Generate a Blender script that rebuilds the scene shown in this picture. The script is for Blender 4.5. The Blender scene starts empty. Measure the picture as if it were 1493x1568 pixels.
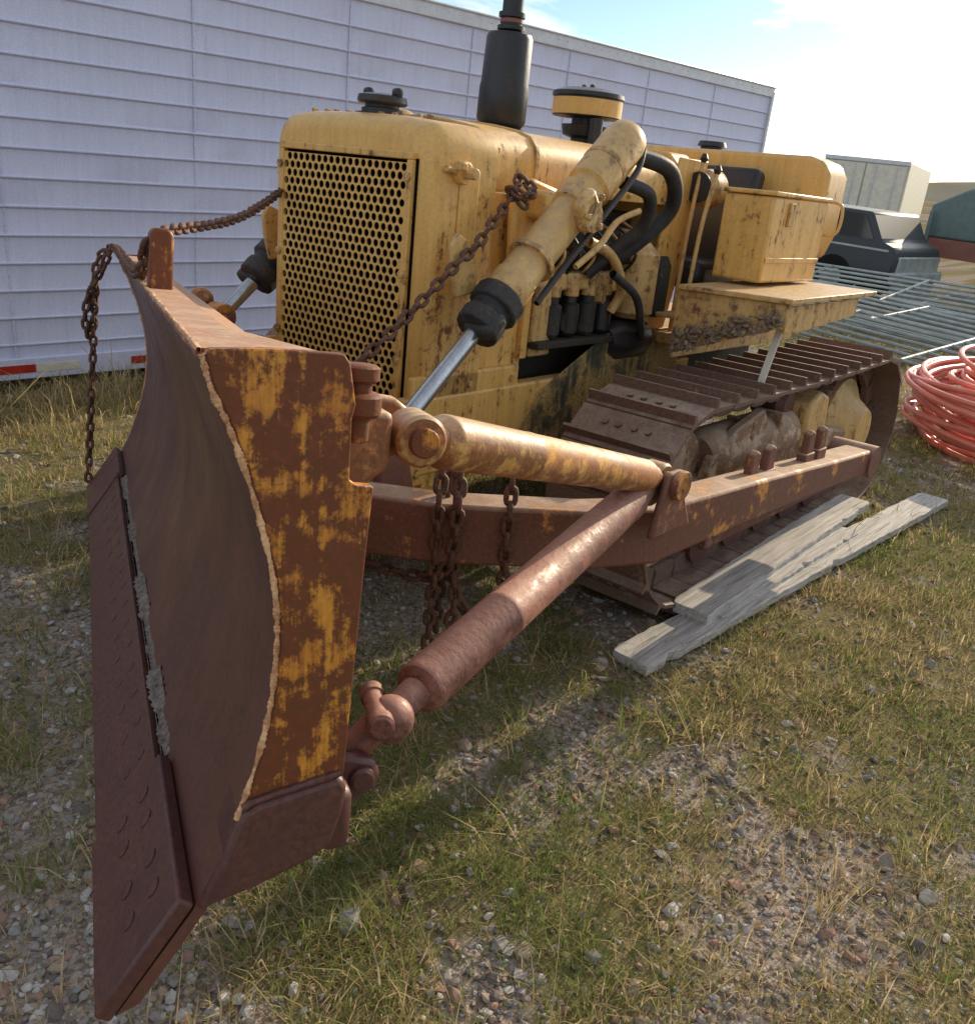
import bpy, math, random
import numpy as np
from mathutils import Vector, Matrix
random.seed(4); rng=np.random.default_rng(7)
scn=bpy.context.scene
scn.view_settings.view_transform='Standard'
try: scn.view_settings.look='None'
except: pass
scn.view_settings.exposure=0
D=math.radians
def RX(a):return Matrix.Rotation(D(a),3,'X')
def RY(a):return Matrix.Rotation(D(a),3,'Y')
def RZ(a):return Matrix.Rotation(D(a),3,'Z')
Rt=RX(-1.14)@RY(-1.23)          # tractor stands slightly out of level
Rb=RZ(-27.6)@RY(-5.5)@RX(-3.1); Ob=Vector((.171,-1.078,.303))   # blade is angled and tilted
RtT=Rt.transposed()
def W2T(p): return RtT@Vector(p)
def B2T(p): return RtT@(Rb@Vector(p)+Ob)
# ------------------------------------------------ materials
def nt(name):
    m=bpy.data.materials.new(name);m.use_nodes=True
    n=m.node_tree;return m,n,n.nodes['Principled BSDF']
def N(n,t,**k):
    x=n.nodes.new(t)
    for a,b in k.items(): setattr(x,a,b)
    return x
def ramp(n,src,stops):
    r=N(n,'ShaderNodeValToRGB');cr=r.color_ramp
    while len(cr.elements)<len(stops): cr.elements.new(.5)
    for e,(p,c) in zip(cr.elements,stops):
        e.position=p; e.color=(c[0],c[1],c[2],1) if isinstance(c,(tuple,list)) else (c,c,c,1)
    n.links.new(src,r.inputs[0]);return r.outputs[0]
def noise(n,vec,scale,detail=6,rough=.6,sc=None,dist=0):
    if sc:
        mp=N(n,'ShaderNodeMapping');mp.inputs['Scale'].default_value=sc;n.links.new(vec,mp.inputs[0]);vec=mp.outputs[0]
    t=N(n,'ShaderNodeTexNoise');t.inputs['Scale'].default_value=scale;t.inputs['Detail'].default_value=detail
    t.inputs['Roughness'].default_value=rough;t.inputs['Distortion'].default_value=dist
    n.links.new(vec,t.inputs['Vector']);return t.outputs['Fac']
def mix(n,f,a,b,mode='MIX'):
    m=N(n,'ShaderNodeMix',data_type='RGBA',blend_type=mode)
    if isinstance(f,(int,float)): m.inputs[0].default_value=f
    else: n.links.new(f,m.inputs[0])
    for s,v in ((6,a),(7,b)):
        if isinstance(v,tuple): m.inputs[s].default_value=(v[0],v[1],v[2],1)
        else: n.links.new(v,m.inputs[s])
    return m.outputs[2]
def mth(n,op,a,b=None,clamp=False):
    m=N(n,'ShaderNodeMath',operation=op,use_clamp=clamp)
    for i,v in enumerate((a,b)):
        if v is None: continue
        if isinstance(v,(int,float)): m.inputs[i].default_value=v
        else: n.links.new(v,m.inputs[i])
    return m.outputs[0]
def worn(name,base,rust,amt=.5,scale=6,rough=.55,streak=.5,base2=None,edge=.5,bump=.25,metal=0.,dirt=None,fine=90,soft=.03,sv=26):
    m,n,b=nt(name); tc=N(n,'ShaderNodeTexCoord').outputs['Object']
    a=noise(n,tc,scale,6,.74); s=noise(n,tc,1.0,4,.68,sc=(sv,sv,sv/12)) if streak>0 else a
    fi=noise(n,tc,fine,2,.6)
    comb=mth(n,'ADD',mth(n,'MULTIPLY',a,1-streak*.6),mth(n,'MULTIPLY',s,streak*.6))
    g=N(n,'ShaderNodeNewGeometry')
    if edge: comb=mth(n,'ADD',comb,mth(n,'MULTIPLY',ramp(n,g.outputs['Pointiness'],[(.50,0.),(.60,1.)]),edge*.25))
    t=.72-.35*amt
    f=ramp(n,comb,[(t-soft,0.),(t+soft,1.)])
    base2=base2 or tuple(c*.8 for c in base)
    bc=mix(n,ramp(n,s,[(.38,0.),(.62,1.)]),base,base2)
    rc=mix(n,ramp(n,fi,[(.3,0.),(.7,1.)]),rust,tuple(c*.5 for c in rust))
    halo=ramp(n,comb,[(t-.10,0.),(t-.02,.35)])
    c=mix(n,halo,bc,tuple(.45*p+.55*q for p,q in zip(base,rust)))
    c=mix(n,f,c,rc)
    c=mix(n,mth(n,'MULTIPLY',ramp(n,fi,[(.4,0.),(.75,1.)]),.25),c,tuple(q*.4 for q in base))
    if dirt:
        nz=N(n,'ShaderNodeSeparateXYZ');n.links.new(g.outputs['Normal'],nz.inputs[0])
        d=mth(n,'MULTIPLY',ramp(n,nz.outputs[2],[(.3,0.),(.9,1.)]),ramp(n,a,[(.35,0.1),(.6,1.)]))
        c=mix(n,mth(n,'MULTIPLY',d,.7),c,dirt)
    n.links.new(c,b.inputs['Base Color'])
    r=mth(n,'ADD',mth(n,'MULTIPLY',f,.22),mth(n,'ADD',mth(n,'MULTIPLY',fi,.2),rough-.1),True)
    n.links.new(r,b.inputs['Roughness']); b.inputs['Metallic'].default_value=metal
    if bump>.12:
        bp=N(n,'ShaderNodeBump');bp.inputs['Strength'].default_value=bump;bp.inputs['Distance'].default_value=.004
        n.links.new(noise(n,tc,fine*.45,3,.65),bp.inputs['Height']);n.links.new(bp.outputs[0],b.inputs['Normal'])
    return m
YEL=worn('yellow_paint',(.83,.50,.145),(.26,.09,.03),amt=.07,scale=15,rough=.42,base2=(.74,.42,.11),dirt=(.55,.38,.20),streak=.6,soft=.03,bump=.18,edge=.6)
YEL2=worn('yellow_paint_dirty',(.72,.455,.165),(.22,.10,.05),amt=.14,scale=21,rough=.5,base2=(.58,.36,.125),dirt=(.45,.33,.19),soft=.05,edge=.6)
ORG=worn('rusted_yellow_plate',(.76,.33,.040),(.20,.050,.015),amt=.66,scale=12,rough=.42,streak=.45,base2=(.46,.13,.018),bump=.6,edge=.3,soft=.03,fine=70,sv=48)
RUST=worn('bare_rust',(.32,.14,.088),(.19,.075,.045),amt=.7,scale=6,rough=.6,base2=(.26,.11,.07),bump=.45,edge=.2,dirt=(.46,.32,.23))
FACE=worn('blade_face_steel',(.17,.068,.048),(.12,.047,.035),amt=.6,scale=2.2,rough=.36,streak=.2,base2=(.15,.060,.044),bump=.13,edge=0,soft=.14,sv=9)
DARKR=worn('dark_steel',(.105,.042,.042),(.16,.06,.04),amt=.5,scale=6,rough=.36,bump=.3,edge=.3,soft=.08)
EDGE=worn('scuffed_edge_sunlit_rust',(.90,.58,.32),(.50,.20,.08),amt=.55,scale=34,rough=.4,base2=(.72,.38,.16),bump=.8,soft=.08,edge=0)  # scuffed rust, paled to imitate sunlight on the blade lip
FLNG=worn('blade_top_paint',(.74,.38,.15),(.34,.13,.07),amt=.62,scale=10,rough=.45,base2=(.60,.27,.11),bump=.4,soft=.06,edge=.3,dirt=(.66,.45,.29),streak=.1)
ARMR=worn('push_arm_rust',(.78,.35,.08),(.225,.088,.06),amt=.68,scale=5,rough=.5,base2=(.60,.24,.055),bump=.4,dirt=(.58,.42,.29),streak=.1,soft=.03)
STRU=worn('upper_brace_paint',(.78,.45,.14),(.38,.145,.055),amt=.64,scale=14,rough=.30,base2=(.66,.33,.09),bump=.35,soft=.05,streak=.1,dirt=(.82,.62,.38))
STRL=worn('lower_brace_rust',(.36,.155,.11),(.215,.085,.06),amt=.6,scale=18,rough=.46,base2=(.30,.125,.09),bump=.6,dirt=(.52,.28,.20),streak=.1,soft=.07)
TRK=worn('track_steel',(.31,.215,.165),(.20,.11,.075),amt=.62,scale=9,rough=.42,base2=(.24,.165,.125),bump=.4,dirt=(.42,.33,.26))
DUST=worn('dusty_undercarriage',(.52,.38,.25),(.34,.19,.11),amt=.5,scale=10,rough=.65,base2=(.44,.31,.20),bump=.4,dirt=(.58,.46,.34),streak=.1)
BLK=worn('black_paint',(.022,.021,.023),(.07,.045,.03),amt=.3,scale=8,rough=.4,bump=.15,edge=.2)
RUB=worn('black_rubber',(.026,.026,.028),(.08,.07,.055),amt=.35,scale=9,rough=.6,bump=.2)
ENG=worn('engine_grime',(.18,.135,.07),(.05,.045,.033),amt=.7,scale=9,rough=.6,base2=(.28,.20,.08),bump=.5)
CHAIN=worn('chain_steel',(.075,.055,.048),(.17,.075,.045),amt=.7,scale=30,rough=.5,bump=.1,streak=0)
GRN=worn('dark_green_frame',(.05,.055,.042),(.60,.38,.12),amt=.45,scale=4,rough=.5,bump=.3)
CHR=worn('chrome_rod',(.60,.64,.70),(.25,.2,.16),amt=.15,scale=20,rough=.22,metal=.9,bump=.05,edge=0)
MUD=worn('dried_mud',(.56,.44,.30),(.34,.24,.16),amt=.6,scale=25,rough=.9,bump=.9,streak=0)
def simple(name,col,rough=.5,metal=0.,var=.25,scale=8,sc=None,bump=.1,det=4,matte=False):
    m,n,b=nt(name);tc=N(n,'ShaderNodeTexCoord').outputs['Object']
    a=noise(n,tc,scale,det,.65,sc=sc)
    c=mix(n,ramp(n,a,[(.3,0.),(.7,1.)]),col,tuple(c*(1-var) for c in col))
    if matte:
        n.nodes.remove(b);b=N(n,'ShaderNodeBsdfDiffuse');n.links.new(c,b.inputs[0]);n.links.new(b.outputs[0],n.nodes['Material Output'].inputs[0]);return m
    n.links.new(c,b.inputs['Base Color'])
    b.inputs['Roughness'].default_value=rough;b.inputs['Metallic'].default_value=metal
    if bump>.15:
        bp=N(n,'ShaderNodeBump');bp.inputs['Strength'].default_value=bump;bp.inputs['Distance'].default_value=.01
        n.links.new(a,bp.inputs['Height']);n.links.new(bp.outputs[0],b.inputs['Normal'])
    return m
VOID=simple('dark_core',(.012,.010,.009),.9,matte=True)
GRIT=simple('caked_grit',(.30,.25,.22),.9,0,.7,60,None,0,3,matte=True)
WOOD=simple('weathered_wood',(.64,.60,.56),.85,0,.6,4,(22,.9,22),.5)
WHITE=worn('white_siding',(.66,.685,.86),(.42,.38,.38),amt=.12,scale=3,rough=.42,streak=.9,base2=(.61,.635,.81),bump=.0,edge=0)
ALU=simple('aluminium_rail',(.66,.66,.70),.4,.3,.2,12)
REDM=simple('red_reflector',(.5,.03,.02),.3); GLASS=simple('dark_glass',(.03,.04,.045),.08,0,.1)
TRUCK=simple('truck_paint',(.035,.045,.055),.5,0,.2); TGREEN=simple('trailer_green',(.15,.21,.20),.5); BRICK=simple('red_primer',(.30,.12,.09),.6)
GALV=simple('galvanised_pipe',(.42,.48,.47),.5,.2,.4,6); HOSE=simple('red_hose',(.88,.27,.19),.45,0,.25,6); TYRE=simple('tyre',(.02,.02,.02),.8,matte=True)
CREAM=simple('cream_panel',(.78,.74,.62),.5); HILL=simple('far_hill_grass',(.30,.28,.22),.9,0,.3,.02,matte=True)
# ------------------------------------------------ mesh helpers
cur=[None]
def make(name,V,Fc,mat,sm=True,bev=0,xf=None,ang=38,segs=2):
    if xf: V=[xf(v) for v in V]
    me=bpy.data.meshes.new(name);me.from_pydata([tuple(v) for v in V],[],Fc);me.validate();me.update()
    import bmesh
    bm=bmesh.new();bm.from_mesh(me);bmesh.ops.recalc_face_normals(bm,faces=bm.faces);bm.to_mesh(me);bm.free()
    me.materials.append(mat)
    if sm:
        me.shade_smooth();me.set_sharp_from_angle(angle=D(ang))
    o=bpy.data.objects.new(name,me);scn.collection.objects.link(o)
    if cur[0]: o.parent=cur[0]
    if bev:
        b=o.modifiers.new('b','BEVEL');b.width=bev;b.segments=segs;b.limit_method='ANGLE';b.angle_limit=D(35)
    return o
def empty(name,loc=(0,0,0),rot=None):
    e=bpy.data.objects.new(name,None);scn.collection.objects.link(e);e.location=loc;e.empty_display_size=.2
    if rot is not None: e.rotation_euler=rot
    return e
def box(name,c,s,mat,bev=.006,rot=None,xf=None):
    V=[]
    for z in(-.5,.5):
        for x,y in((-.5,-.5),(.5,-.5),(.5,.5),(-.5,.5)):
            p=Vector((x*s[0],y*s[1],z*s[2]))
            if rot is not None: p=rot@p
            V.append(p+Vector(c))
    return make(name,V,[(0,1,2,3),(4,5,6,7),(0,1,5,4),(1,2,6,5),(2,3,7,6),(3,0,4,7)],mat,True,bev,xf)
def prism(name,poly,ax,a,b,mat,bev=.005,xf=None):
    def P(p,t):
        return {0:(t,p[0],p[1]),1:(p[0],t,p[1]),2:(p[0],p[1],t)}[ax]
    n=len(poly);V=[P(p,a) for p in poly]+[P(p,b) for p in poly]
    Fc=[tuple(range(n)),tuple(range(n,2*n))]+[(i,(i+1)%n,n+(i+1)%n,n+i) for i in range(n)]
    return make(name,V,Fc,mat,True,bev,xf)
def frame(d):
    d=Vector(d).normalized();u=Vector((0,0,1)) if abs(d.z)<.9 else Vector((1,0,0))
    a=d.cross(u).normalized();return a,a.cross(d).normalized()
def lathe(name,p1,p2,prof,mat,seg=28,xf=None,bev=0,cap=True):
    if xf: p1,p2=xf(p1),xf(p2)
    p1,p2=Vector(p1),Vector(p2);d=p2-p1;a,b=frame(d);V=[];Fc=[]
    for t,r in prof:
        c=p1+d*t
        for i in range(seg):
            q=2*math.pi*i/seg;V.append(c+(a*math.cos(q)+b*math.sin(q))*r)
    for k in range(len(prof)-1):
        for i in range(seg):
            j=(i+1)%seg;Fc.append((k*seg+i,k*seg+j,(k+1)*seg+j,(k+1)*seg+i))
    if cap: Fc+=[tuple(range(seg)),tuple(range((len(prof)-1)*seg,len(prof)*seg))]
    return make(name,V,Fc,mat,True,bev)
def ball(name,c,r,mat,xf=None,sq=1.0):
    c=Vector(c);pr=[(.5-.5*math.cos(math.pi*k/12),max(.0015,r*math.sin(math.pi*k/12))) for k in range(13)]
    return lathe(name,c-Vector((0,0,r*sq)),c+Vector((0,0,r*sq)),pr,mat,28,xf)
def cyl(name,p1,p2,r,mat,seg=24,r2=None,xf=None,bev=.003):
    return lathe(name,p1,p2,[(0,r),(1,r2 if r2 else r)],mat,seg,xf,bev)
def smooth_path(P,k=8):
    P=[Vector(p) for p in P];Q=[P[0]]+P+[P[-1]];out=[]
    for i in range(1,len(Q)-2):
        for j in range(k):
            t=j/k;a,b,c,d=Q[i-1],Q[i],Q[i+1],Q[i+2]
            out.append(.5*((2*b)+(c-a)*t+(2*a-5*b+4*c-d)*t*t+(3*b-a-3*c+d)*t**3))
    out.append(P[-1]);return out
def tube(name,P,r,mat,seg=10,k=8,xf=None,join=None,jit=0):
    if xf: P=[xf(p) for p in P]
    P=smooth_path(P,k) if k else [Vector(p) for p in P]
    V=[];Fc=[];a,b=frame(P[1]-P[0])
    for i,p in enumerate(P):
        d=(P[min(i+1,len(P)-1)]-P[max(i-1,0)]).normalized()
        a=(a-d*a.dot(d)).normalized();b=a.cross(d);r2=r*(1+jit*(.7*math.sin(i*.31+2*math.sin(i*.083))+.5*math.sin(i*.117+1)+random.uniform(-.35,.35)))
        for s in range(seg):
            q=2*math.pi*s/seg;V.append(p+(a*math.cos(q)+b*math.sin(q))*r2*(1+random.uniform(-jit,jit)*.6))
    for i in range(len(P)-1):
        for s in range(seg):
            t=(s+1)%seg;Fc.append((i*seg+s,i*seg+t,(i+1)*seg+t,(i+1)*seg+s))
    if join is not None:
        o=len(join[0]);join[0].extend(V);join[1].extend([tuple(x+o for x in f) for f in Fc]);return
    return make(name,V,Fc,mat,True,ang=60)
def sweepbox(name,P,w,hs,mat,bev=.008,xf=None):
    P=[Vector(p) for p in P];V=[];Fc=[]
    for i,p in enumerate(P):
        d=P[min(i+1,len(P)-1)]-P[max(i-1,0)];d.z=0;d.normalize();s=Vector((d.y,-d.x,0))
        h=hs[i] if isinstance(hs,(list,tuple)) else hs
        for a,c in((-1,-1),(1,-1),(1,1),(-1,1)): V.append(p+s*a*w/2+Vector((0,0,c*h/2)))
    for i in range(len(P)-1):
        for s in range(4):
            t=(s+1)%4;Fc.append((i*4+s,i*4+t,(i+1)*4+t,(i+1)*4+s))
    Fc+=[(0,1,2,3),tuple(range(len(V)-4,len(V)))]
    return make(name,V,Fc,mat,True,bev,xf)
def chain(name,P,mat,L=.06,w=.038,r=.0065,xf=None,k=10):
    if xf: P=[xf(p) for p in P]
    P=smooth_path(P,k);cum=[0]
    for i in range(1,len(P)): cum.append(cum[-1]+(P[i]-P[i-1]).length)
    def at(s):
        for i in range(1,len(P)):
            if cum[i]>=s: return P[i-1].lerp(P[i],(s-cum[i-1])/max(cum[i]-cum[i-1],1e-9))
        return P[-1]
    V=[];Fc=[];pitch=L-2.6*r;n=max(2,int(cum[-1]/pitch))
    for i in range(n):
        a=at(i*pitch);b=at((i+1)*pitch);d=(b-a).normalized();c=(a+b)/2
        x,y=frame(d);rot=(45 if i%2 else 135)+random.uniform(-14,14)
        M=Matrix.Rotation(D(rot),3,d);x=M@x;y=M@y
        ring=[];hl=(L-w)/2;rad=w/2-r
        for q in range(6): t=math.pi*q/5;ring.append((hl+rad*math.sin(t),rad*math.cos(t)))
        for q in range(6): t=math.pi+math.pi*q/5;ring.append((-hl+rad*math.sin(t),rad*math.cos(t)))
        m=len(ring);o=len(V)
        for j in range(m):
            p0=ring[j];pa=ring[(j-1)%m];pb=ring[(j+1)%m]
            tg=Vector((pb[0]-pa[0],pb[1]-pa[1])).normalized();nn=Vector((tg.y,-tg.x))
            for s in range(6):
                t=2*math.pi*s/6;e=nn*math.cos(t)*r;V.append(c+d*(p0[0]+e.x)+x*(p0[1]+e.y)+y*math.sin(t)*r)
        for j in range(m):
            for s in range(6):
                Fc.append((o+j*6+s,o+j*6+(s+1)%6,o+((j+1)%m)*6+(s+1)%6,o+((j+1)%m)*6+s))
    return make(name,V,Fc,mat,True,ang=70)
def bolts(name,pts,dirv,r,h,mat,xf=None,seg=6):
    V=[];Fc=[];d=Vector(dirv).normalized();a,b=frame(d)
    for p in pts:
        o=len(V);p=Vector(p)
        for hh,rr in((0,r),(h*.8,r),(h,r*.8)):
            for i in range(seg):
                q=2*math.pi*i/seg;V.append(p+d*hh+(a*math.cos(q)+b*math.sin(q))*rr)
        for k in range(2):
            for i in range(seg):
                j=(i+1)%seg;Fc.append((o+k*seg+i,o+k*seg+j,o+(k+1)*seg+j,o+(k+1)*seg+i))
        Fc.append(tuple(o+2*seg+i for i in range(seg)))
    return make(name,V,Fc,mat,True,xf=xf,ang=30)
# =================================================== BULLDOZER
doz=empty('bulldozer');doz.rotation_euler=Rt.to_euler();cur[0]=doz
def gout(i):
    hw=.43-i;zt=1.80-i;zb=.50+i;out=[(-hw,zb),(hw,zb)]
    for q in range(0,91,15): out.append((hw-.085+.085*math.cos(D(q)),zt-.115+.10*math.sin(D(q))))
    for k in range(1,8): x=hw-.085-(hw-.085)*2*k/8; out.append((x,zt-.015+.015*math.cos(x/hw*1.5)))
    for q in range(90,181,15): out.append((-hw+.085+.085*math.cos(D(q)),zt-.115+.10*math.sin(D(q))))
    return out
V=[];rings=[(.33,0),(.07,0),(.045,.006),(.02,.022),(.004,.045),(0,.065)]
for y,i in rings: V+=[(x,y,z) for x,z in gout(i)]
n=len(gout(0));Fc=[tuple(range(n)),tuple(range((len(rings)-1)*n,len(rings)*n))]
for k in range(len(rings)-1):
    for i in range(n): Fc.append((k*n+i,k*n+(i+1)%n,(k+1)*n+(i+1)%n,(k+1)*n+i))
make('radiator_guard',V,Fc,YEL,True,ang=50)
gx0,gx1,gz0,gz1=-.325,.325,.60,1.655;sp=.0335;ry=sp*.866;R=.0132
V=[];Fc=[];yy=-.020
rows=int((gz1-gz0)/ry);cols=int((gx1-gx0)/sp)
for r_ in range(rows):
    for c_ in range(cols):
        cx=gx0+sp*.5+c_*sp+(sp*.25 if r_%2 else -sp*.25)+.006;cz=gz0+ry*.5+r_*ry
        o=len(V);m=12
        l=gx0-cx if c_==0 else -sp/2
        rr_=gx1-cx if c_==cols-1 else sp/2
        outer=[]
        for i in range(m):
            t=2*math.pi*(i+.5)/m;dx,dz=math.cos(t),math.sin(t)
            ex=(rr_ if dx>0 else -l)/max(abs(dx),1e-6);ez=(ry/2)/max(abs(dz),1e-6)
            e=min(ex,ez);outer.append((cx+dx*e,cz+dz*e))
        cor=[(cx+rr_,cz+ry/2),(cx+l,cz+ry/2),(cx+l,cz-ry/2),(cx+rr_,cz-ry/2)]
        for x,z in outer: V.append((x,yy,z))
        for i in range(m): t=2*math.pi*(i+.5)/m;V.append((cx+R*math.cos(t),yy,cz+R*math.sin(t)))
        for i in range(m): t=2*math.pi*(i+.5)/m;V.append((cx+R*math.cos(t),yy+.004,cz+R*math.sin(t)))
        for x,z in cor: V.append((x,yy,z))
        for i in range(m):
            j=(i+1)%m;Fc.append((o+i,o+j,o+m+j,o+m+i));Fc.append((o+m+i,o+m+j,o+2*m+j,o+2*m+i))
        for q,(x,z) in enumerate(cor):
            best=[i for i in range(m) if (outer[i][0]-cx)*(x-cx)>0 and (outer[i][1]-cz)*(z-cz)>0]
            for i in best:
                j=(i+1)%m
                if j in best:
                    same=abs(outer[i][0]-outer[j][0])<1e-5 or abs(outer[i][1]-outer[j][1])<1e-5
                    if not same: Fc.append((o+i,o+3*m+q,o+j))
make('grille_plate',V,Fc,YEL,False)
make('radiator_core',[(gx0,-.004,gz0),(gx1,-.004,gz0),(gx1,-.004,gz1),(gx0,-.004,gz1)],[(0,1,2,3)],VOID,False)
for nm,c,s in (('t',(0,-.012,gz1+.012),(.70,.026,.024)),('b',(0,-.012,gz0-.012),(.70,.026,.024)),('l',(gx0-.0125,-.012,(gz0+gz1)/2),(.025,.026,gz1-gz0)),('r',(gx1+.0125,-.012,(gz0+gz1)/2),(.025,.026,gz1-gz0))):
    box('grille_frame_'+nm,c,s,YEL,.004)
box('grille_gap',(gx1+.030,-.002,1.12),(.009,.008,1.08),VOID,0)
bolts('grille_bolts',[(x,-.026,z) for x in(-.338,.338) for z in(.7,.98,1.28,1.60)],(0,-1,0),.015,.012,YEL2)
bolts('guard_rivets',[(-.30+.06*i,.10+.01*(i%2),1.795) for i in range(11)],(0,0,1),.012,.012,YEL2)
for x,z,s in((.43,1.63,1),(-.43,1.56,-1)):
    cyl('guard_lug',(x,.13,z),(x+s*.03,.13,z),.038,YEL);cyl('guard_lug_pin',(x+s*.025,.13,z),(x+s*.075,.13,z),.020,YEL2,8);box('guard_lug_nut',(x+s*.045,.09,z+.02),(.025,.03,.03),YEL2,.006)
    cyl('guard_lug_tail',(x+s*.012,.10,z),(x+s*.012,.045,z+.01),.012,YEL2,8)
box('guard_weld_plate',(.434,.18,1.50),(.006,.10,.28),YEL,.003)
def hoodprof(hw,dz=0): 
    P=[(hw,1.585),(hw,1.70+dz),(hw-.012,1.745+dz),(hw-.04,1.778+dz),(hw-.09,1.795+dz)]
    P+=[(x*hw,1.795+dz+.028*(1-(x/.76)**2)) for x in(.6,.4,.2,0)]
    return P+[(-a,b) for a,b in P[::-1] if a>0]
for a,b,hw,dz in((.338,.595,.392,.0),(.612,1.665,.385,-.004)): prism('hood_panel',hoodprof(hw,dz),1,a,b,YEL,.004)
prism('hood_core',hoodprof(.375,-.012),1,.32,1.67,VOID,0)
prism('hood_band',hoodprof(.400,.007),1,.594,.616,YEL2,.002)
bolts('hood_bolts',[(.393,y,z) for y,z in((.36,1.62),(.36,1.72),(.57,1.62),(.66,1.62),(1.0,1.61),(1.3,1.61),(1.6,1.61))],(1,0,0),.011,.009,YEL2)
for s in(-1,1):
    prism('side_panel',[(.30,.55),(.62,.62),(.62,1.578),(.33,1.578)],0,s*.375,s*.402,YEL,.004)
    prism('side_panel_rib',[(.585,.95),(.63,.95),(.63,1.578),(.585,1.578)],0,s*.402,s*.425,YEL,.004)
    box('main_frame',(s*.40,1.0,.70),(.07,2.1,.30),YEL,.012)
    prism('frame_patch',[(.72,.80),(1.2,1.02),(1.9,1.02),(1.9,.58),(.55,.56)],0,s*.436,s*.442,GRN,.002)
    box('side_guard',(s*.415,.28,.72),(.03,.62,.42),YEL,.01)
    bolts('side_guard_bolts',[(s*.43,y,z) for y in(.02,.28,.54) for z in(.56,.88)],(s,0,0),.015,.012,YEL2)
box('front_crossmember',(0,.05,.50),(.84,.25,.20),YEL2,.02)
lathe('radiator_neck',(0,.16,1.80),(0,.16,1.84),[(0,.075),(.5,.075),(.6,.062),(1,.062)],BLK)
lathe('radiator_cap',(0,.16,1.835),(0,.16,1.87),[(0,.085),(.2,.092),(.8,.088),(1,.06)],BLK)
for s in(-1,1): box('cap_ear',(s*.075,.16,1.875),(.04,.03,.035),BLK,.012)
lathe('exhaust_muffler',(0,.84,1.80),(.01,.84,2.19),[(0,.105),(.06,.105),(.07,.085),(.1,.095),(.14,.103),(.45,.103),(.5,.099),(.93,.095),(.97,.088),(.99,.05),(1,.045)],BLK,32)
lathe('exhaust_collar',(.01,.84,2.185),(.01,.84,2.255),[(0,.045),(.1,.056),(.3,.056),(.35,.044),(.7,.044),(.75,.054),(1,.054)],BLK)
cyl('exhaust_clamp',(.01,.84,2.215),(.01,.84,2.232),.047,BRICK)
tube('exhaust_pipe',[(.01,.84,2.25),(.012,.84,2.5),(.02,.84,2.8)],.042,BLK,20)
lathe('air_cleaner',(0,1.46,1.80),(0,1.46,2.05),[(0,.06),(.15,.06),(.2,.10),(.38,.11),(.40,.065),(.5,.065),(.52,.155),(.56,.16),(.84,.16),(.86,.168),(.93,.165),(1,.12)],BLK,36)
lathe('air_cleaner_band',(0,1.46,1.935),(0,1.46,2.005),[(0,.162),(1,.162)],YEL,36,cap=False)
bolts('air_cleaner_bolts',[(-.03,1.46,2.05),(.03,1.44,2.05)],(0,0,1),.012,.02,BLK)
lathe('air_duct',(.13,1.36,1.80),(.13,1.36,1.92),[(0,.03),(1,.03)],BLK)
box('engine_block',(.0,1.12,1.12),(.54,1.05,.62),ENG,.02)
box('cylinder_head',(.0,1.15,1.47),(.46,.95,.14),ENG,.02)
box('exhaust_manifold',(.30,1.12,1.43),(.10,.85,.09),ENG,.03)
for i in range(4):
    y=.80+.13*i
    lathe('fuel_filter_%d'%i,(.40,y,1.02),(.40,y,1.20),[(0,.03),(.1,.045),(.75,.045),(.8,.03),(1,.028)],BLK if i%2 else RUB,16)
    lathe('manifold_port_%d'%i,(.30,y+.05,1.40),(.40,y+.05,1.34),[(0,.035),(.5,.045),(1,.03)],ENG,12)
    cyl('filter_cap_%d'%i,(.40,y,1.19),(.40,y,1.235),.035,YEL2,12)
box('injection_pump',(.37,1.02,1.25),(.10,.60,.07),YEL2,.012)
box('filter_shelf',(.40,.99,1.0),(.12,.66,.03),ENG,.005)
prism('engine_cover_plate',[(.66,.95),(.80,.95),(.76,1.30),(.66,1.34)],0,.36,.42,YEL2,.01)
lathe('starter_motor',(.41,1.22,.98),(.41,1.58,.98),[(0,.06),(.2,.09),(.8,.09),(1,.05)],BLK)
lathe('oil_filter',(.41,1.42,1.08),(.41,1.42,1.42),[(0,.07),(.08,.10),(.85,.10),(1,.05)],YEL2)
lathe('oil_filter_b',(.41,1.60,1.08),(.41,1.60,1.36),[(0,.05),(.08,.07),(.85,.07),(1,.05)],ENG)
for i in range(7):
    y=.75+.11*i
    tube('fuel_line_%d'%i,[(.41,y,1.28),(.45,y+.03,1.36),(.40,y+.02,1.44),(.3,y,1.5)],.007,BLK if i%2 else YEL2,6)
for i in range(10):
    y=random.uniform(.7,1.5);z=random.uniform(1.05,1.5)
    lathe('engine_fitting_%d'%i,(.30,y,z),(.43,y+random.uniform(-.03,.03),z),[(0,.03),(.7,.03),(.75,.045),(1,.04)],random.choice([YEL2,BLK,ENG]),8)
tube('hose_large',[(.62,.95,1.76),(.66,1.15,1.72),(.62,1.28,1.58),(.52,1.2,1.42),(.42,1.1,1.32)],.033,RUB,14)
tube('hose_large_b',[(.60,.90,1.66),(.62,1.08,1.62),(.58,1.14,1.5),(.5,1.08,1.40),(.42,1.0,1.28)],.028,RUB,14)
tube('hose_small',[(.55,1.0,1.30),(.56,1.2,1.2),(.52,1.35,1.05),(.45,1.5,.95)],.018,RUB,10)
tube('hose_yellow',[(.48,.9,1.42),(.50,1.06,1.36),(.48,1.2,1.22),(.45,1.18,1.12)],.022,YEL2,10)
prism('dash_cowl',[(-.36,.98),(.36,.98),(.40,1.30),(.405,1.76),(.34,1.82),(0,1.845),(-.34,1.82),(-.405,1.76),(-.40,1.3)],1,1.672,1.86,YEL,.012)
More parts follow.
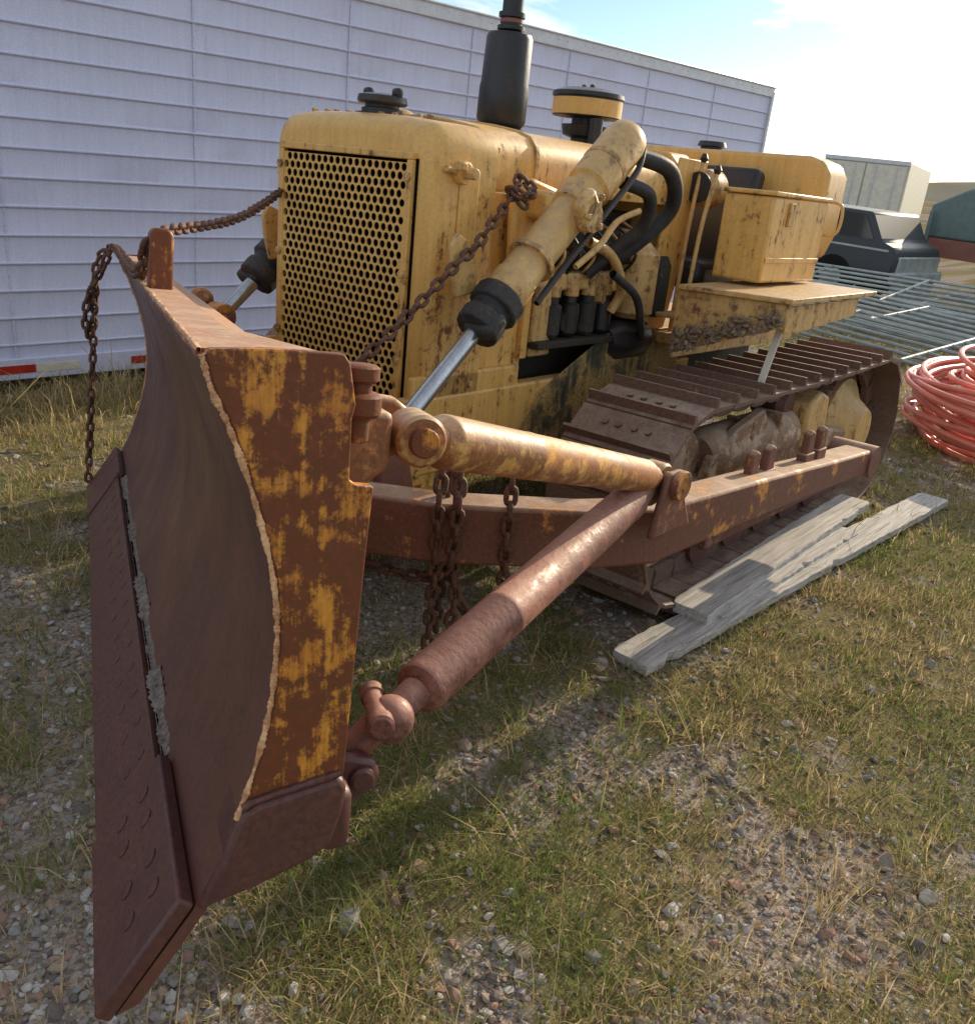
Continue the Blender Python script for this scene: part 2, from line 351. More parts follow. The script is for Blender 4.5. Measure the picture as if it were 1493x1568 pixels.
prism('dash_side_plate',[(1.48,.98),(1.72,.98),(1.92,1.80),(1.66,1.80)],0,.405,.425,YEL,.004)
lathe('dash_lamp',(.46,1.80,1.68),(.46,1.92,1.68),[(0,.05),(.3,.085),(1,.09)],YEL2)
lathe('dash_lamp_inner',(.46,1.78,1.68),(.46,1.79,1.68),[(0,.07),(1,.07)],BLK)
box('floor_deck',(0,2.3,.98),(1.3,1.3,.05),YEL2,.01)
box('transmission_case',(0,2.3,.72),(.7,1.4,.5),ENG,.03)
prism('seat_back',[(2.10,1.30),(2.22,1.28),(2.34,1.78),(2.24,1.81)],0,.0,.55,BLK,.03)
box('seat_cushion',(.27,2.0,1.28),(.55,.40,.14),BLK,.04)
prism('seat_arm_panel',[(1.90,1.0),(2.35,1.0),(2.35,1.42),(2.25,1.50),(1.90,1.30)],0,.50,.53,YEL2,.008)
box('step_plate',(.58,1.70,1.10),(.22,.3,.02),YEL2,.004)
for i,(x,y,l,t) in enumerate(((.46,1.74,.60,.06),(.30,1.95,.45,-.03),(.22,1.98,.42,.02),(.58,1.62,.55,.10))):
    tube('control_lever_%d'%i,[(x,y,1.0),(x,y+t*.3,1.2+l*.5),(x,y+t,1.2+l)],.011,YEL2 if i in(0,3) else BLK,8)
    lathe('lever_knob_%d'%i,(x,y+t,1.19+l),(x,y+t,1.23+l),[(0,.012),(.5,.02),(1,.01)],BLK,10)
prism('rear_fuel_tank',[(-.92,1.40),(.80,1.40),(.84,1.52),(.84,1.80),(.80,1.86),(.72,1.885),(-.78,1.885),(-.9,1.8),(-.92,1.5)],1,2.40,2.66,YEL,.02)
lathe('tank_cap',(.1,2.55,1.88),(.1,2.55,1.93),[(0,.06),(.4,.06),(.5,.08),(1,.07)],BLK)
for s in(-1,1):
    V=[(s*.70,1.30,1.275),(s*1.21,1.32,1.285),(s*1.21,2.35,1.295),(s*.70,2.45,1.285)]
    V=V+[(x,y,z-.022) for x,y,z in V]
    make('fender_plate',V,[(0,1,2,3),(4,5,6,7),(0,1,5,4),(1,2,6,5),(2,3,7,6),(3,0,4,7)],YEL2,True,.004)
    V=[(s*.69,1.325,.97),(s*1.19,1.345,1.17),(s*1.19,1.345,1.262),(s*.69,1.325,1.252)]
    V=V+[(x,y+.02,z) for x,y,z in V]
    make('fender_front',V,[(0,1,2,3),(4,5,6,7),(0,1,5,4),(1,2,6,5),(2,3,7,6),(3,0,4,7)],YEL2,True,.004)
    prism('fender_inner',[(1.35,.95),(2.7,.95),(2.7,1.26),(1.35,1.25)],0,s*.685,s*.70,YEL2,.004)
    prism('fender_bracket',[(1.37,1.14),(1.37,1.25),(2.2,1.26),(2.2,1.18),(1.6,1.14)],0,s*1.17,s*1.18,YEL2,.003)
    prism('battery_box',[(1.66,1.30),(2.30,1.30),(2.30,1.68),(1.66,1.67)],0,s*.665,s*.905,YEL,.012)
    box('battery_box_lid',(s*.785,1.98,1.683),(.26,.66,.02),YEL,.006)
    box('battery_hasp',(s*.912,1.85,1.60),(.012,.05,.10),YEL2,.003)
    box('battery_box_strap',(s*.908,1.98,1.40),(.006,.62,.022),YEL,.002)
    tube('grab_rail',[(s*.86,2.42,1.52),(s*.92,2.44,1.54),(s*.92,2.44,1.66),(s*.86,2.42,1.68)],.008,YEL2,8)
V=[];Fc=[]
for i in range(260):
    t=random.random();x=.70+.48*t;z=.975+.2*t+abs(random.gauss(0,.04));rr=random.uniform(.004,.022)
    o=len(V);c=Vector((x,1.318+random.uniform(-.012,.0),z))
    for dv in((1,0,0),(-1,0,0),(0,1,0),(0,-1,0),(0,0,1),(0,0,-1)): V.append(c+Vector(dv)*rr*random.uniform(.5,1.3))
    for f in((0,2,4),(2,1,4),(1,3,4),(3,0,4),(2,0,5),(1,2,5),(3,1,5),(0,3,5)): Fc.append(tuple(o+k for k in f))
make('fender_mud',V,Fc,MUD,True,ang=70)
def stad(s,c1=(.87,.475),c2=(2.90,.50),r=.40):
    dy,dz=c2[0]-c1[0],c2[1]-c1[1];L=math.hypot(dy,dz);ty,tz=dy/L,dz/L;ny,nz=-tz,ty
    T=2*L+2*math.pi*r;s%=T
    if s<L: return (c1[0]+ny*r+ty*s,c1[1]+nz*r+tz*s),(ty,tz),(ny,nz)
    s-=L
    if s<math.pi*r:
        a=-s/r;ca,sa=math.cos(a),math.sin(a);n_=(ny*ca-nz*sa,ny*sa+nz*ca);return (c2[0]+n_[0]*r,c2[1]+n_[1]*r),(n_[1],-n_[0]),n_
    s-=math.pi*r
    if s<L: return (c2[0]-ny*r-ty*s,c2[1]-nz*r-tz*s),(-ty,-tz),(-ny,-nz)
    s-=L;a=-s/r;ca,sa=math.cos(a),math.sin(a);n_=(-ny*ca+nz*sa,-ny*sa-nz*ca);return (c1[0]+n_[0]*r,c1[1]+n_[1]*r),(n_[1],-n_[0]),n_
T=2*2.03+2*math.pi*.40;NS=38
for sd,nm in((1,'left'),(-1,'right')):
    V=[];Fc=[];x0,x1=.72,1.19
    for i in range(NS):
        (y,z),t,nn=stad(i*T/NS+.05)
        if nn[1]>.95 : z-=.012*math.sin((y-.87)/2.03*math.pi)
        hp=T/NS*.5
        prof=[(-hp*1.02,-.004),(-hp*1.02,.012),(-hp*.80,.014),(-hp*.74,.052),(-hp*.60,.052),(-hp*.50,.014),(hp*.9,.012),(hp*1.02,.006),(hp*1.02,-.006),(hp*.9,-.002)]
        o=len(V);jx=random.uniform(-.004,.004)
        for x in(x0,x1):
            for a,b in prof: V.append((sd*(x+jx),y+t[0]*a+nn[0]*b,z+t[1]*a+nn[1]*b))
        m=len(prof);Fc+=[tuple(o+k for k in range(m)),tuple(o+m+k for k in range(m))]+[(o+k,o+(k+1)%m,o+m+(k+1)%m,o+m+k) for k in range(m)]
        for bx in(.86,.92,.99,1.05):
            c=Vector((sd*bx,y+t[0]*hp*.25+nn[0]*.013,z+t[1]*hp*.25+nn[1]*.013));o=len(V);a=Vector((1,0,0));b=Vector((0,t[0],t[1]));n3=Vector((0,nn[0],nn[1]))
            for hh in(0,.012):
                for q in range(6): V.append(c+n3*hh+(a*math.cos(q*math.pi/3)+b*math.sin(q*math.pi/3))*.014)
            Fc.append(tuple(o+6+q for q in range(6)));Fc+=[(o+q,o+(q+1)%6,o+6+(q+1)%6,o+6+q) for q in range(6)]
        for lx in(.88,1.02):
            o=len(V)
            for x in(lx-.018,lx+.018):
                for a,b in((-hp*1.1,-.005),(hp*1.1,-.005),(hp*1.05,-.085),(hp*.5,-.10),(-hp*.5,-.10),(-hp*1.05,-.085)): V.append((sd*x,y+t[0]*a+nn[0]*b,z+t[1]*a+nn[1]*b))
            Fc+=[tuple(o+k for k in range(6)),tuple(o+6+k for k in range(6))]+[(o+k,o+(k+1)%6,o+6+(k+1)%6,o+6+k) for k in range(6)]
    make('track_'+nm,V,Fc,TRK,True,ang=30)
    X=lambda v:(sd*v[0],v[1],v[2])
    lathe('idler_'+nm,X((.88,.87,.475)),X((1.03,.87,.475)),[(0,.22),(.05,.30),(.3,.30),(.35,.32),(.65,.32),(.7,.30),(.95,.30),(1,.12)],DUST,36)
    prof=[]
    for q in range(52): a=2*math.pi*q/52;rr=.335 if (q%4) in(0,1) else .29;prof.append((2.90+rr*math.cos(a),.50+rr*math.sin(a)))
    prism('sprocket_'+nm,prof,0,sd*.92,sd*.99,RUST,.003)
    lathe('final_drive_'+nm,X((.80,2.90,.50)),X((1.14,2.90,.50)),[(0,.28),(.6,.27),(.75,.18),(1,.12)],YEL2,30)
    prism('track_frame_'+nm,[(.98,.30),(2.75,.30),(2.75,.52),(2.3,.60),(1.45,.60),(.98,.52)],0,sd*.80,sd*1.10,DUST,.02)
    lathe('recoil_housing_'+nm,X((1.0,1.12,.60)),X((1.0,2.05,.60)),[(0,.09),(.05,.12),(.94,.12),(1,.09)],DUST,24)
    box('recoil_rib_'+nm,(sd*1.04,1.45,.69),(.14,.03,.10),DUST,.008)
    box('recoil_rib_b_'+nm,(sd*1.04,1.75,.69),(.14,.03,.10),DUST,.008)
    prism('recoil_cover_'+nm,[(2.05,.52),(2.35,.52),(2.30,.76),(2.18,.80),(2.05,.74)],0,sd*.90,sd*1.12,YEL2,.02)
    prism('roller_guard_'+nm,[(1.15,.20),(2.65,.20),(2.65,.34),(1.15,.34)],0,sd*1.08,sd*1.11,RUST,.006)
    prism('track_guide_'+nm,[(1.05,.50),(1.30,.50),(1.62,.70),(1.55,.78),(1.30,.72),(1.10,.62)],0,sd*1.05,sd*1.10,DUST,.01)
    for i in range(5):
        y=1.22+.32*i;lathe('roller_%s_%d'%(nm,i),X((.85,y,.21)),X((1.06,y,.21)),[(0,.10),(.2,.10),(.25,.08),(.75,.08),(.8,.10),(1,.10)],DARKR,16)
    lathe('carrier_roller_'+nm,X((.88,1.95,.74)),X((1.05,1.95,.74)),[(0,.07),(.2,.09),(.8,.09),(1,.06)],DARKR,16)
box('pale_slat',(1.12,1.42,1.02),(.03,.012,.26),CREAM,.002,rot=RY(6)@RX(-8))
half=[(1.34,2.25,.50),(1.34,1.7,.53),(1.34,.9,.575),(1.34,.12,.61),(1.25,-.10,.62),(.95,-.40,.615),(.55,-.62,.60),(.12,-.56,.59)]
hh=[.12,.13,.16,.19,.19,.19,.20,.20]
rest=[(-.2,-.38,.59),(-.55,-.15,.60),(-.95,.05,.61),(-1.20,.20,.62),(-1.34,.42,.61),(-1.34,.9,.575),(-1.34,1.7,.53),(-1.34,2.25,.50)]
sweepbox('c_frame',half+rest,.135,hh+[.2,.2,.19,.19,.19,.16,.13,.12],ARMR,.012)
for s in(-1,1):
    for y in(.95,1.10,1.52,1.66):
        box('arm_lug_base',(s*1.3275,y,.60),(.045,.10,.09),ARMR,.006)
        prism('arm_lug_plate',[(y-.045,.56),(y+.045,.56),(y+.03,.73),(y-.0,.745),(y-.03,.73)],0,s*1.31,s*1.345,ARMR,.008)
    lathe('trunnion',(s*1.20,2.25,.5),(s*1.42,2.25,.5),[(0,.08),(1,.08)],ARMR,20)
for s in(1,-1):
    cy=.04 if s>0 else .30
    for x0_,x1_ in((1.32,1.355),(1.45,1.475)):
        prism('brace_anchor',[(cy-.10,.66),(cy+.14,.66),(cy+.06,.79),(cy+.035,.86),(cy-.045,.86),(cy-.07,.78)],0,s*x0_,s*x1_,ARMR,.01)
    cyl('anchor_pin',(s*1.29,cy,.82),(s*1.50,cy,.82),.030,ARMR)
    cyl('anchor_pin_head',(s*1.475,cy,.82),(s*1.50,cy,.82),.046,ARMR,20)
J=Vector((1.40,.04,.82))
def brace(nm,A,Jp,r,mat,lead):
    A=Vector(A);Jp=Vector(Jp);d=(Jp-A).normalized()
    a=A+d*lead
    lathe(nm+'_tube',a,Jp-d*.10,[(0,r*.6),(.012,r*.95),(.02,r),(.30,r),(.302,r*1.02),(.315,r*1.02),(.317,r),(.70,r),(.985,r*.96),(1,r*.7)],mat,32)
    lathe(nm+'_neck',A,a+d*.02,[(0,r*.5),(1,r*.62)],mat,20)
    lathe(nm+'_eye_rear',Jp-Vector((.035,0,0)),Jp+Vector((.035,0,0)),[(0,.046),(.1,.052),(.9,.052),(1,.046)],mat,24)
    lathe(nm+'_neck_rear',Jp-d*.12,Jp,[(0,r*.9),(1,r*.6)],mat,20)
UA=W2T((1.585,-1.235,1.25));brace('upper_brace',UA,J,.051,STRU,.07)
LA=W2T((1.60,-1.275,.70));brace('lower_brace',LA,J-Vector((0,.05,.02)),.056,STRL,.10)
brace('upper_brace_far',B2T((-1.35,.42,.86)),(-1.40,.30,.82),.052,STRU,.06)
def T2B(p): return Rb.transposed()@(Rt@Vector(p)-Ob)
ua=T2B(UA);la=T2B(LA)
X=B2T
lathe('upper_clevis_eye',(ua.x-.045,ua.y,ua.z),(ua.x+.04,ua.y,ua.z),[(0,.038),(.08,.046),(.92,.046),(1,.040)],STRU,28,xf=X)
cyl('upper_clevis_pin',(ua.x+.035,ua.y,ua.z),(ua.x+.055,ua.y,ua.z),.026,ORG,20,xf=X)
prism('upper_clevis_lug',[(.30,ua.z-.10),(.30,ua.z+.07),(ua.y-.02,ua.z+.055),(ua.y+.01,ua.z+.035),(ua.y+.01,ua.z-.035),(ua.y-.03,ua.z-.06)],0,ua.x-.10,ua.x-.065,STRU,.008,xf=X)
prism('upper_clevis_lug_b',[(.28,ua.z-.14),(.28,ua.z+.06),(ua.y-.05,ua.z+.045),(ua.y-.05,ua.z-.05),(.33,ua.z-.12)],0,ua.x-.02,ua.x+.03,STRU,.012,xf=X)
for h0,r0_,hh_ in((.965,.030,.026),(.918,.036,.036),):
    lathe('hinge_boss',(1.54,.328,h0-hh_/2),(1.54,.328,h0+hh_/2),[(0,r0_*.85),(.15,r0_),(.85,r0_),(1,r0_*.8)],ORG,26,xf=X)
cyl('hinge_pin',(1.54,.328,.86),(1.54,.328,.97),.020,ORG,18,xf=X)
ball('lower_ball',la+Vector((0,.01,.0)),.046,STRL,xf=X)
lathe('lower_yoke_pin',la+Vector((-.085,-.005,.018)),la+Vector((.07,-.03,.02)),[(0,.018),(.03,.024),(.20,.024),(.21,.020),(.80,.020),(.81,.026),(.97,.026),(1,.020)],STRL,20,xf=X)
lathe('lower_yoke',la+Vector((0,.0,0)),la+Vector((-.01,-.07,-.07)),[(0,.034),(.6,.030),(1,.034)],STRL,20,xf=X)
lathe('lower_cross_pin',(la.x-.075,la.y-.06,la.z-.075),(la.x+.085,la.y-.06,la.z-.075),[(0,.026),(.05,.031),(.84,.031),(.86,.024),(.97,.024),(1,.018)],DARKR,22,xf=X)
for du in(-.06,.045):
    prism('lower_clevis',[(.31,la.z-.17),(.31,la.z-.03),(la.y-.08,la.z-.03),(la.y-.035,la.z-.045),(la.y-.022,la.z-.075),(la.y-.035,la.z-.105),(la.y-.08,la.z-.13)],0,la.x+du,la.x+du+.026,DARKR,.010,xf=X)
box('lower_block',(1.50,.345,.19),(.10,.06,.12),DARKR,.02,xf=X)
# =================================================== BLADE
fp=[(.107,.101),(.150,.20),(.178,.29),(.200,.38),(.212,.46),(.2155,.53),(.214,.595),(.203,.67),(.182,.749),(.157,.825),(.131,.89),(.107,.938),(.092,.985)]
q=smooth_path([(0,a,b) for a,b in fp],3);fpS=[(v.y,v.z) for v in q]
bk=[(a+.022,b) for a,b in fpS[::-1]]
us=np.linspace(-1.6,1.6,25)
V=[];Fc=[];pr=[(-.006,-.075)]+fpS+bk+[(.03,-.06)];m=len(pr)
for u in us:
    for a,b in pr: V.append((u,a,b))
for i in range(len(us)-1):
    for k in range(m): Fc.append((i*m+k,i*m+(k+1)%m,(i+1)*m+(k+1)%m,(i+1)*m+k))
Fc+=[tuple(range(m)),tuple(range((len(us)-1)*m,len(us)*m))]
make('blade_moldboard',V,Fc,FACE,True,xf=X,ang=50)
def plate(name,u0,u1,p0,p1,off,th,mat,bev=.003):
    d=Vector((p1[0]-p0[0],p1[1]-p0[1])).normalized();nn=Vector((-d.y,d.x))
    c=[(p0[0]+nn.x*off,p0[1]+nn.y*off),(p1[0]+nn.x*off,p1[1]+nn.y*off),(p1[0]+nn.x*(off+th),p1[1]+nn.y*(off+th)),(p0[0]+nn.x*(off+th),p0[1]+nn.y*(off+th))]
    V=[(u0,a,b) for a,b in c]+[(u1,a,b) for a,b in c]
    return make(name,V,[(0,1,2,3),(4,5,6,7),(0,1,5,4),(1,2,6,5),(2,3,7,6),(3,0,4,7)],mat,True,bev,xf=X)
p0=(-.012,-.086);p1=(.112,.112)
plate('cutting_edge',-1.15,1.148,p0,(.098,.09),.002,.020,DARKR)
V=[];Fc=[];K=260
for i in range(K+1):
    u=-1.15+2.27*i/K;g_=(.08+.92*max(0,min(1,math.sin(i*.09)+.7*math.sin(i*.23)+.3)))*(.35 if u<.1 else 1);w=random.uniform(.004,.020)*g_;h=random.uniform(.001,.012)*g_
    V+=[(u,.098,.092),(u,.094-h,.098+w*.2),(u,.104-h*.6,.100+w),(u,.116,.114+w)]
for i in range(K):
    for k in range(3): Fc.append((i*4+k,i*4+k+1,i*4+4+k+1,i*4+4+k))
make('cutting_edge_dirt',V,Fc,GRIT,False,xf=X)
tube('cutting_edge_gap',[(u,.099,.094) for u in(-1.15,0,1.14)],.0065,VOID,6,4,xf=X)
plate('end_bit',1.152,1.603,p0,p1,.002,.030,DARKR,.006)
plate('end_bit_far',-1.603,-1.152,p0,p1,.002,.030,DARKR,.006)
d=Vector((p1[0]-p0[0],p1[1]-p0[1])).normalized();nn=Vector((-d.y,d.x))
def onp(t,off): return (p0[0]+(p1[0]-p0[0])*t+nn.x*off,p0[1]+(p1[1]-p0[1])*t+nn.y*off)
L_=[]
for u in (1.22,1.30,1.42,1.50):
    for t in (.45,.75): a,b=onp(t,.032);L_.append((u,a,b))
bolts('end_bit_bolts',L_,(0,nn.x,nn.y),.017,.003,DARKR,xf=X,seg=14)
L_=[]
for i in range(16):
    for t in (.50,.72): a,b=onp(t,.022);L_.append((-1.08+i*.142,a,b))
bolts('cutting_edge_bolts',L_,(0,nn.x,nn.y),.012,.002,DARKR,xf=X,seg=14)
front=[(a+.004,b) for a,b in fpS if b>.26]
side=front+[(.100,.992),(.18,.998),(.286,.998),(.296,.985),(.308,.926),(.304,.905),(.307,.814),(.318,.806),(.345,.804),(.342,.70),(.340,.588),(.338,.45),(.336,.324),(.318,.29),(.18,.262)]
for s in(1,-1):
    prism('blade_end_plate',side,0,s*1.578,s*1.602,ORG,.003,xf=X)
    low=[(.112,.104),(.150,.20),(.172,.272),(.20,.288),(.30,.312),(.330,.318),(.342,.300),(.338,.255),(.322,.195),(.29,.170),(.20,.132)]
    prism('blade_end_shoe',low,0,s*1.50,s*1.612,DARKR,.010,xf=X)
    tube('shoe_weld',[(s*1.606,a,b) for a,b in((.176,.282),(.20,.293),(.30,.318),(.33,.324))],.006,DARKR,8,10,xf=X,jit=.2)
    fr=[p for p in fpS if p[1]>.25]
    tube('blade_lip_weld',[(s*1.601,a-.001,b) for a,b in fr],.0044,EDGE,7,12,xf=X,jit=.34)
V=[];Fc=[];k=0
for u in np.linspace(-1.6,1.575,80):
    w=.165+(.13*max(0,(u-1.25)/.33) if u>1.25 else 0)
    j=random.uniform(-.002,.002)
    for a,b in((.088+j,.990),(.088+j,.978),(w,.976),(w,.990)): V.append((u,a,b))
    if k:
        o=(k-1)*4
        for s in range(4): Fc.append((o+s,o+(s+1)%4,o+4+(s+1)%4,o+4+s))
    k+=1
Fc+=[(0,1,2,3),tuple(range(len(V)-4,len(V)))]
make('blade_top_flange',V,Fc,FLNG,True,xf=X)
tube('blade_top_edge_wear',[(u,.089,.989) for u in np.linspace(-1.58,1.59,30)],.0040,EDGE,6,8,xf=X,jit=.35)
prism('blade_back_beam_top',[(.20,.80),(.29,.82),(.29,.93),(.145,.965)],0,-1.57,1.50,FLNG,.01,xf=X)
prism('blade_back_beam_low',[(.16,.08),(.30,.16),(.30,.34),(.235,.36)],0,-1.57,1.49,RUST,.01,xf=X)
for u in(-1.1,-.5,.0,.5,1.1): prism('blade_back_rib',[(.225,.33),(.285,.33),(.275,.82),(.21,.82)],0,u-.012,u+.012,RUST,.004,xf=X)
lathe('blade_center_pivot',(0,.25,.30),(0,.45,.30),[(0,.16),(.5,.14),(1,.08)],RUST,24,xf=X)
prism('blade_top_lug',[(.095,.97),(.150,.97),(.150,1.12),(.138,1.133),(.106,1.133),(.095,1.12)],0,.33,.44,ORG,.008,xf=X)
# =================================================== LIFT CYLINDERS
def liftcyl(s):
    A=Vector((s*.62,-.36 if s>0 else -.1,.76 if s>0 else .98));Bq=Vector((s*.60,.93,1.855));A0=Vector((s*.62,-.36,.76));d=(Bq-A0).normalized();L=(Bq-A0).length
    pt=lambda t:A0+d*t*L
    cyl('lift_rod',A,pt(.42),.030,CHR,24)
    lathe('lift_gland',pt(.33),pt(.44),[(0,.060),(.05,.082),(.35,.085),(.42,.075),(.55,.075),(.6,.095),(.92,.095),(1,.07)],RUB,14,bev=.005)
    box('lift_gland_clamp',pt(.375)+Vector((s*.03,-.04,-.02)),(.13,.10,.06),RUB,.02,rot=RX(40))
    lathe('lift_barrel',pt(.43),pt(.985),[(0,.072),(.02,.080),(.10,.080),(.11,.074),(.50,.074),(.505,.086),(.60,.086),(.61,.074),(.64,.074),(.65,.088),(.93,.088),(.975,.078),(1,.055)],YEL2,32)
    p=pt(.70)
    lathe('lift_trunnion',p+Vector((-s*.20,0,0)),p+Vector((s*.12,0,0)),[(0,.045),(.65,.045),(.66,.058),(1,.054)],YEL2,20)
    box('trunnion_cap',p+Vector((s*.095,-.02,.03)),(.05,.11,.11),YEL2,.02,rot=RX(40))
    bolts('trunnion_bolts',[p+Vector((s*.12,a,b)) for a,b in((-.05,.0),(.02,.07),(.03,-.03))],(s,0,0),.014,.016,YEL2)
    prism('cylinder_bracket',[(.42,1.30),(.60,1.28),(.72,1.44),(.72,1.60),(.50,1.64),(.40,1.55)],0,s*.43,s*.47,YEL,.015)
    box('bracket_arm',(s*.49,.58,1.55),(.16,.22,.10),YEL,.02)
    off=Vector((s*.085,.045,-.05))
    tube('hydraulic_line',[pt(.47)+off,pt(.60)+off,pt(.75)+off,pt(.90)+off,pt(.97)+off*.7],.012,BLK,8)
    tube('hydraulic_line_b',[pt(.60)+off*1.3,pt(.68)+off*1.5,pt(.76)+off*1.5,pt(.82)+off*1.9],.012,YEL2,8)
    for t in(.55,.86): lathe('line_clamp',pt(t)-d*.010,pt(t)+d*.010,[(0,.091),(1,.091)],YEL2,24)
    cyl('lift_rod_eye',A-Vector((.04,0,0)),A+Vector((.04,0,0)),.055,ARMR,20)
    if s>0: prism('lift_lug',[(A.y-.09,A.z-.14),(A.y+.10,A.z-.14),(A.y+.05,A.z+.05),(A.y-.04,A.z+.05)],0,A.x+.045*s,A.x+.075*s,ARMR,.01)
liftcyl(1);liftcyl(-1)
for s in(1,-1):
    prism('gland_hook',[(.06,1.22),(.18,1.24),(.16,1.33),(.12,1.36),(.10,1.42),(.05,1.44),(.02,1.40),(.03,1.32)],0,s*.50,s*.52,YEL2,.008)
chain('hood_chain',[(.46,.42,1.64),(.50,.33,1.56),(.53,.20,1.47),(.54,.12,1.40),(.54,.0,1.32),(.54,-.2,1.17),(.53,-.38,1.04),(.50,-.50,.92)],CHAIN,.062,.042,.0075)
chain('hood_chain_knot',[(.46,.42,1.64),(.53,.42,1.60),(.55,.36,1.57),(.48,.33,1.60),(.55,.38,1.53)],CHAIN,.062,.042,.0075)
Q=Vector((.07,.055,.04))
def sh(P): return [Vector(p)+Q for p in P]
chain('frame_chain',sh([(.86,-.42,.78),(.87,-.44,.60),(.86,-.42,.42),(.84,-.40,.25),(.82,-.38,.14)]),CHAIN,.07,.046,.009)
chain('frame_chain_b',sh([(.95,-.48,.80),(.97,-.50,.62),(.92,-.48,.45),(.80,-.5,.40),(.62,-.6,.44),(.5,-.7,.6)]),CHAIN,.07,.046,.009)
chain('frame_chain_c',sh([(1.05,-.36,.78),(1.07,-.38,.55),(1.02,-.32,.32),(.95,-.35,.26),(.90,-.40,.36),(.90,-.44,.50)]),CHAIN,.07,.046,.009)
chain('frame_chain_d',sh([(.90,-.50,.80),(.92,-.53,.66),(.90,-.50,.45),(.88,-.48,.30),(.87,-.46,.10),(.9,-.42,.03)]),CHAIN,.07,.046,.009)
chain('frame_chain_e',sh([(.93,-.47,.80),(.96,-.50,.70),(.93,-.46,.52),(.95,-.45,.36),(.92,-.44,.24)]),CHAIN,.07,.046,.009)
bl=B2T((.385,.12,1.125))
chain('blade_chain_top',[(-.44,.10,1.52),((-.44+bl.x)*.5,(.10+bl.y)*.5,(1.5+bl.z)*.5-.035),tuple(bl)],CHAIN,.05,.034,.0065)
chain('blade_chain_rim',[(.385,.09,1.10),(.2,.085,1.01),(-.6,.08,1.005),(-1.3,.075,1.02),(-1.55,.05,1.01),(-1.60,.0,.93),(-1.60,-.01,.6),(-1.60,-.02,.3),(-1.60,-.03,-.05)],CHAIN,.06,.04,.008,xf=X)
chain('blade_chain_loop',[(-1.5,.06,1.02),(-1.53,.02,.92),(-1.57,-.03,.80),(-1.58,-.045,.70),(-1.6,-.03,.62),(-1.59,-.01,.70),(-1.57,.0,.9)],CHAIN,.06,.04,.008,xf=X)
cur[0]=None
# =================================================== WHITE TRAILER
psi=D(4.4);tr=empty('white_box_trailer',(-3.0,1.73,0),(0,0,-psi));cur[0]=tr
S0,S1=-5.5,6.98
prof=[(0,.22)];z=.30;ip=.163
while z<2.56:
    prof+=[(0,z),(.008,z+.004),(.014,z+.010),(.014,z+.016),(.002,z+.019),(0,z+.024)]
    z+=ip
prof+=[(0,2.60)]
V=[];Fc=[];ys=np.arange(S0,S1+.01,.20);ys=np.append(ys[:-1],S1);m=len(prof)
for y in ys:
    for a,b in prof: V.append((a+.003*math.sin(y*5+b*3)+.002*math.sin(y*2.1+b*7)+random.uniform(-.0007,.0007),y,b))
for i in range(len(ys)-1):
    for k in range(m-1): Fc.append((i*m+k,i*m+k+1,(i+1)*m+k+1,(i+1)*m+k))
make('ribbed_side_wall',V,Fc,WHITE,True,ang=25)
box('far_wall',(-2.5,(S0+S1)/2,1.4),(.02,S1-S0,2.4),WHITE,0)
box('roof',(-1.25,(S0+S1)/2,2.69),(2.5,S1-S0,.02),WHITE,0)
for y in(S0,S1): box('end_wall',(-1.25,y,1.42),(2.46,.03,2.5),WHITE,.005)
box('top_rail',(.006,(S0+S1)/2,2.655),(.03,S1-S0+.02,.11),ALU,.006)
box('top_rail_lip',(.016,(S0+S1)/2,2.705),(.04,S1-S0+.03,.015),ALU,.003)
bolts('top_rail_rivets',[(.021,y,2.66) for y in np.arange(S0+.1,S1,.12)],(1,0,0),.006,.003,ALU)
box('bottom_rail',(.008,(S0+S1)/2,.165),(.035,S1-S0+.02,.13),WHITE,.005)
for y in(S0,S1): box('corner_post',(.0,y,1.42),(.05,.05,2.5),ALU,.01)
sy_=np.arange(S0+.28,S1-.3,1.22)
for y in sy_: box('panel_seam',(.0035,y,1.41),(.004,.014,2.36),WHITE,.001)
bolts('seam_rivets',[(.0055,y,z) for y in sy_ for z in np.arange(.36,2.58,.073)],(1,0,0),.005,.003,ALU)
for i,y in enumerate(np.arange(S0+.3,S1-.5,.9)):
    box('reflector_red',(.0275,y,.165),(.003,.28,.05),REDM,0);box('reflector_white',(.0275,y+.28,.165),(.003,.27,.05),CREAM,0)
for y in(-4.2,-3.1,4.8,5.9):
    for x in(-.35,-2.15): lathe('wheel',(x-.12,y,.42),(x+.12,y,.42),[(0,.3),(.1,.41),(.9,.41),(1,.3)],TYRE,28)
box('chassis',(-1.25,(S0+S1)/2,.25),(1.0,S1-S0-.4,.2),DARKR,.01)
cur[0]=None
# =================================================== WOODEN BOARDS
def board(a,b,w,th,z):
    a=Vector((a[0],a[1],0));b=Vector((b[0],b[1],0));d=(b-a).normalized();s=Vector((d.y,-d.x,0));n=60;V=[];Fc=[]
    for i in range(n+1):
        p=a.lerp(b,i/n);j1,j2=random.uniform(-.004,.004),random.uniform(-.004,.004)
        if random.random()<.05: j2-=random.uniform(.005,.02)
        if i in(0,n): j1+=.012;j2-=.006
        bow=.01*math.sin(i/n*math.pi)
        for k,(q,h) in enumerate(((-w/2+j1,0),(w/2+j2,0),(w/2+j2,th),(w/4,th*1.03),(-w/4,th*.97),(-w/2+j1,th))): V.append(p+s*q+Vector((0,0,z+h+bow)))
    for i in range(n):
        for k in range(6): Fc.append((i*6+k,i*6+(k+1)%6,i*6+6+(k+1)%6,i*6+6+k))
    Fc+=[tuple(range(6)),tuple(range(n*6,n*6+6))]
    return V,Fc
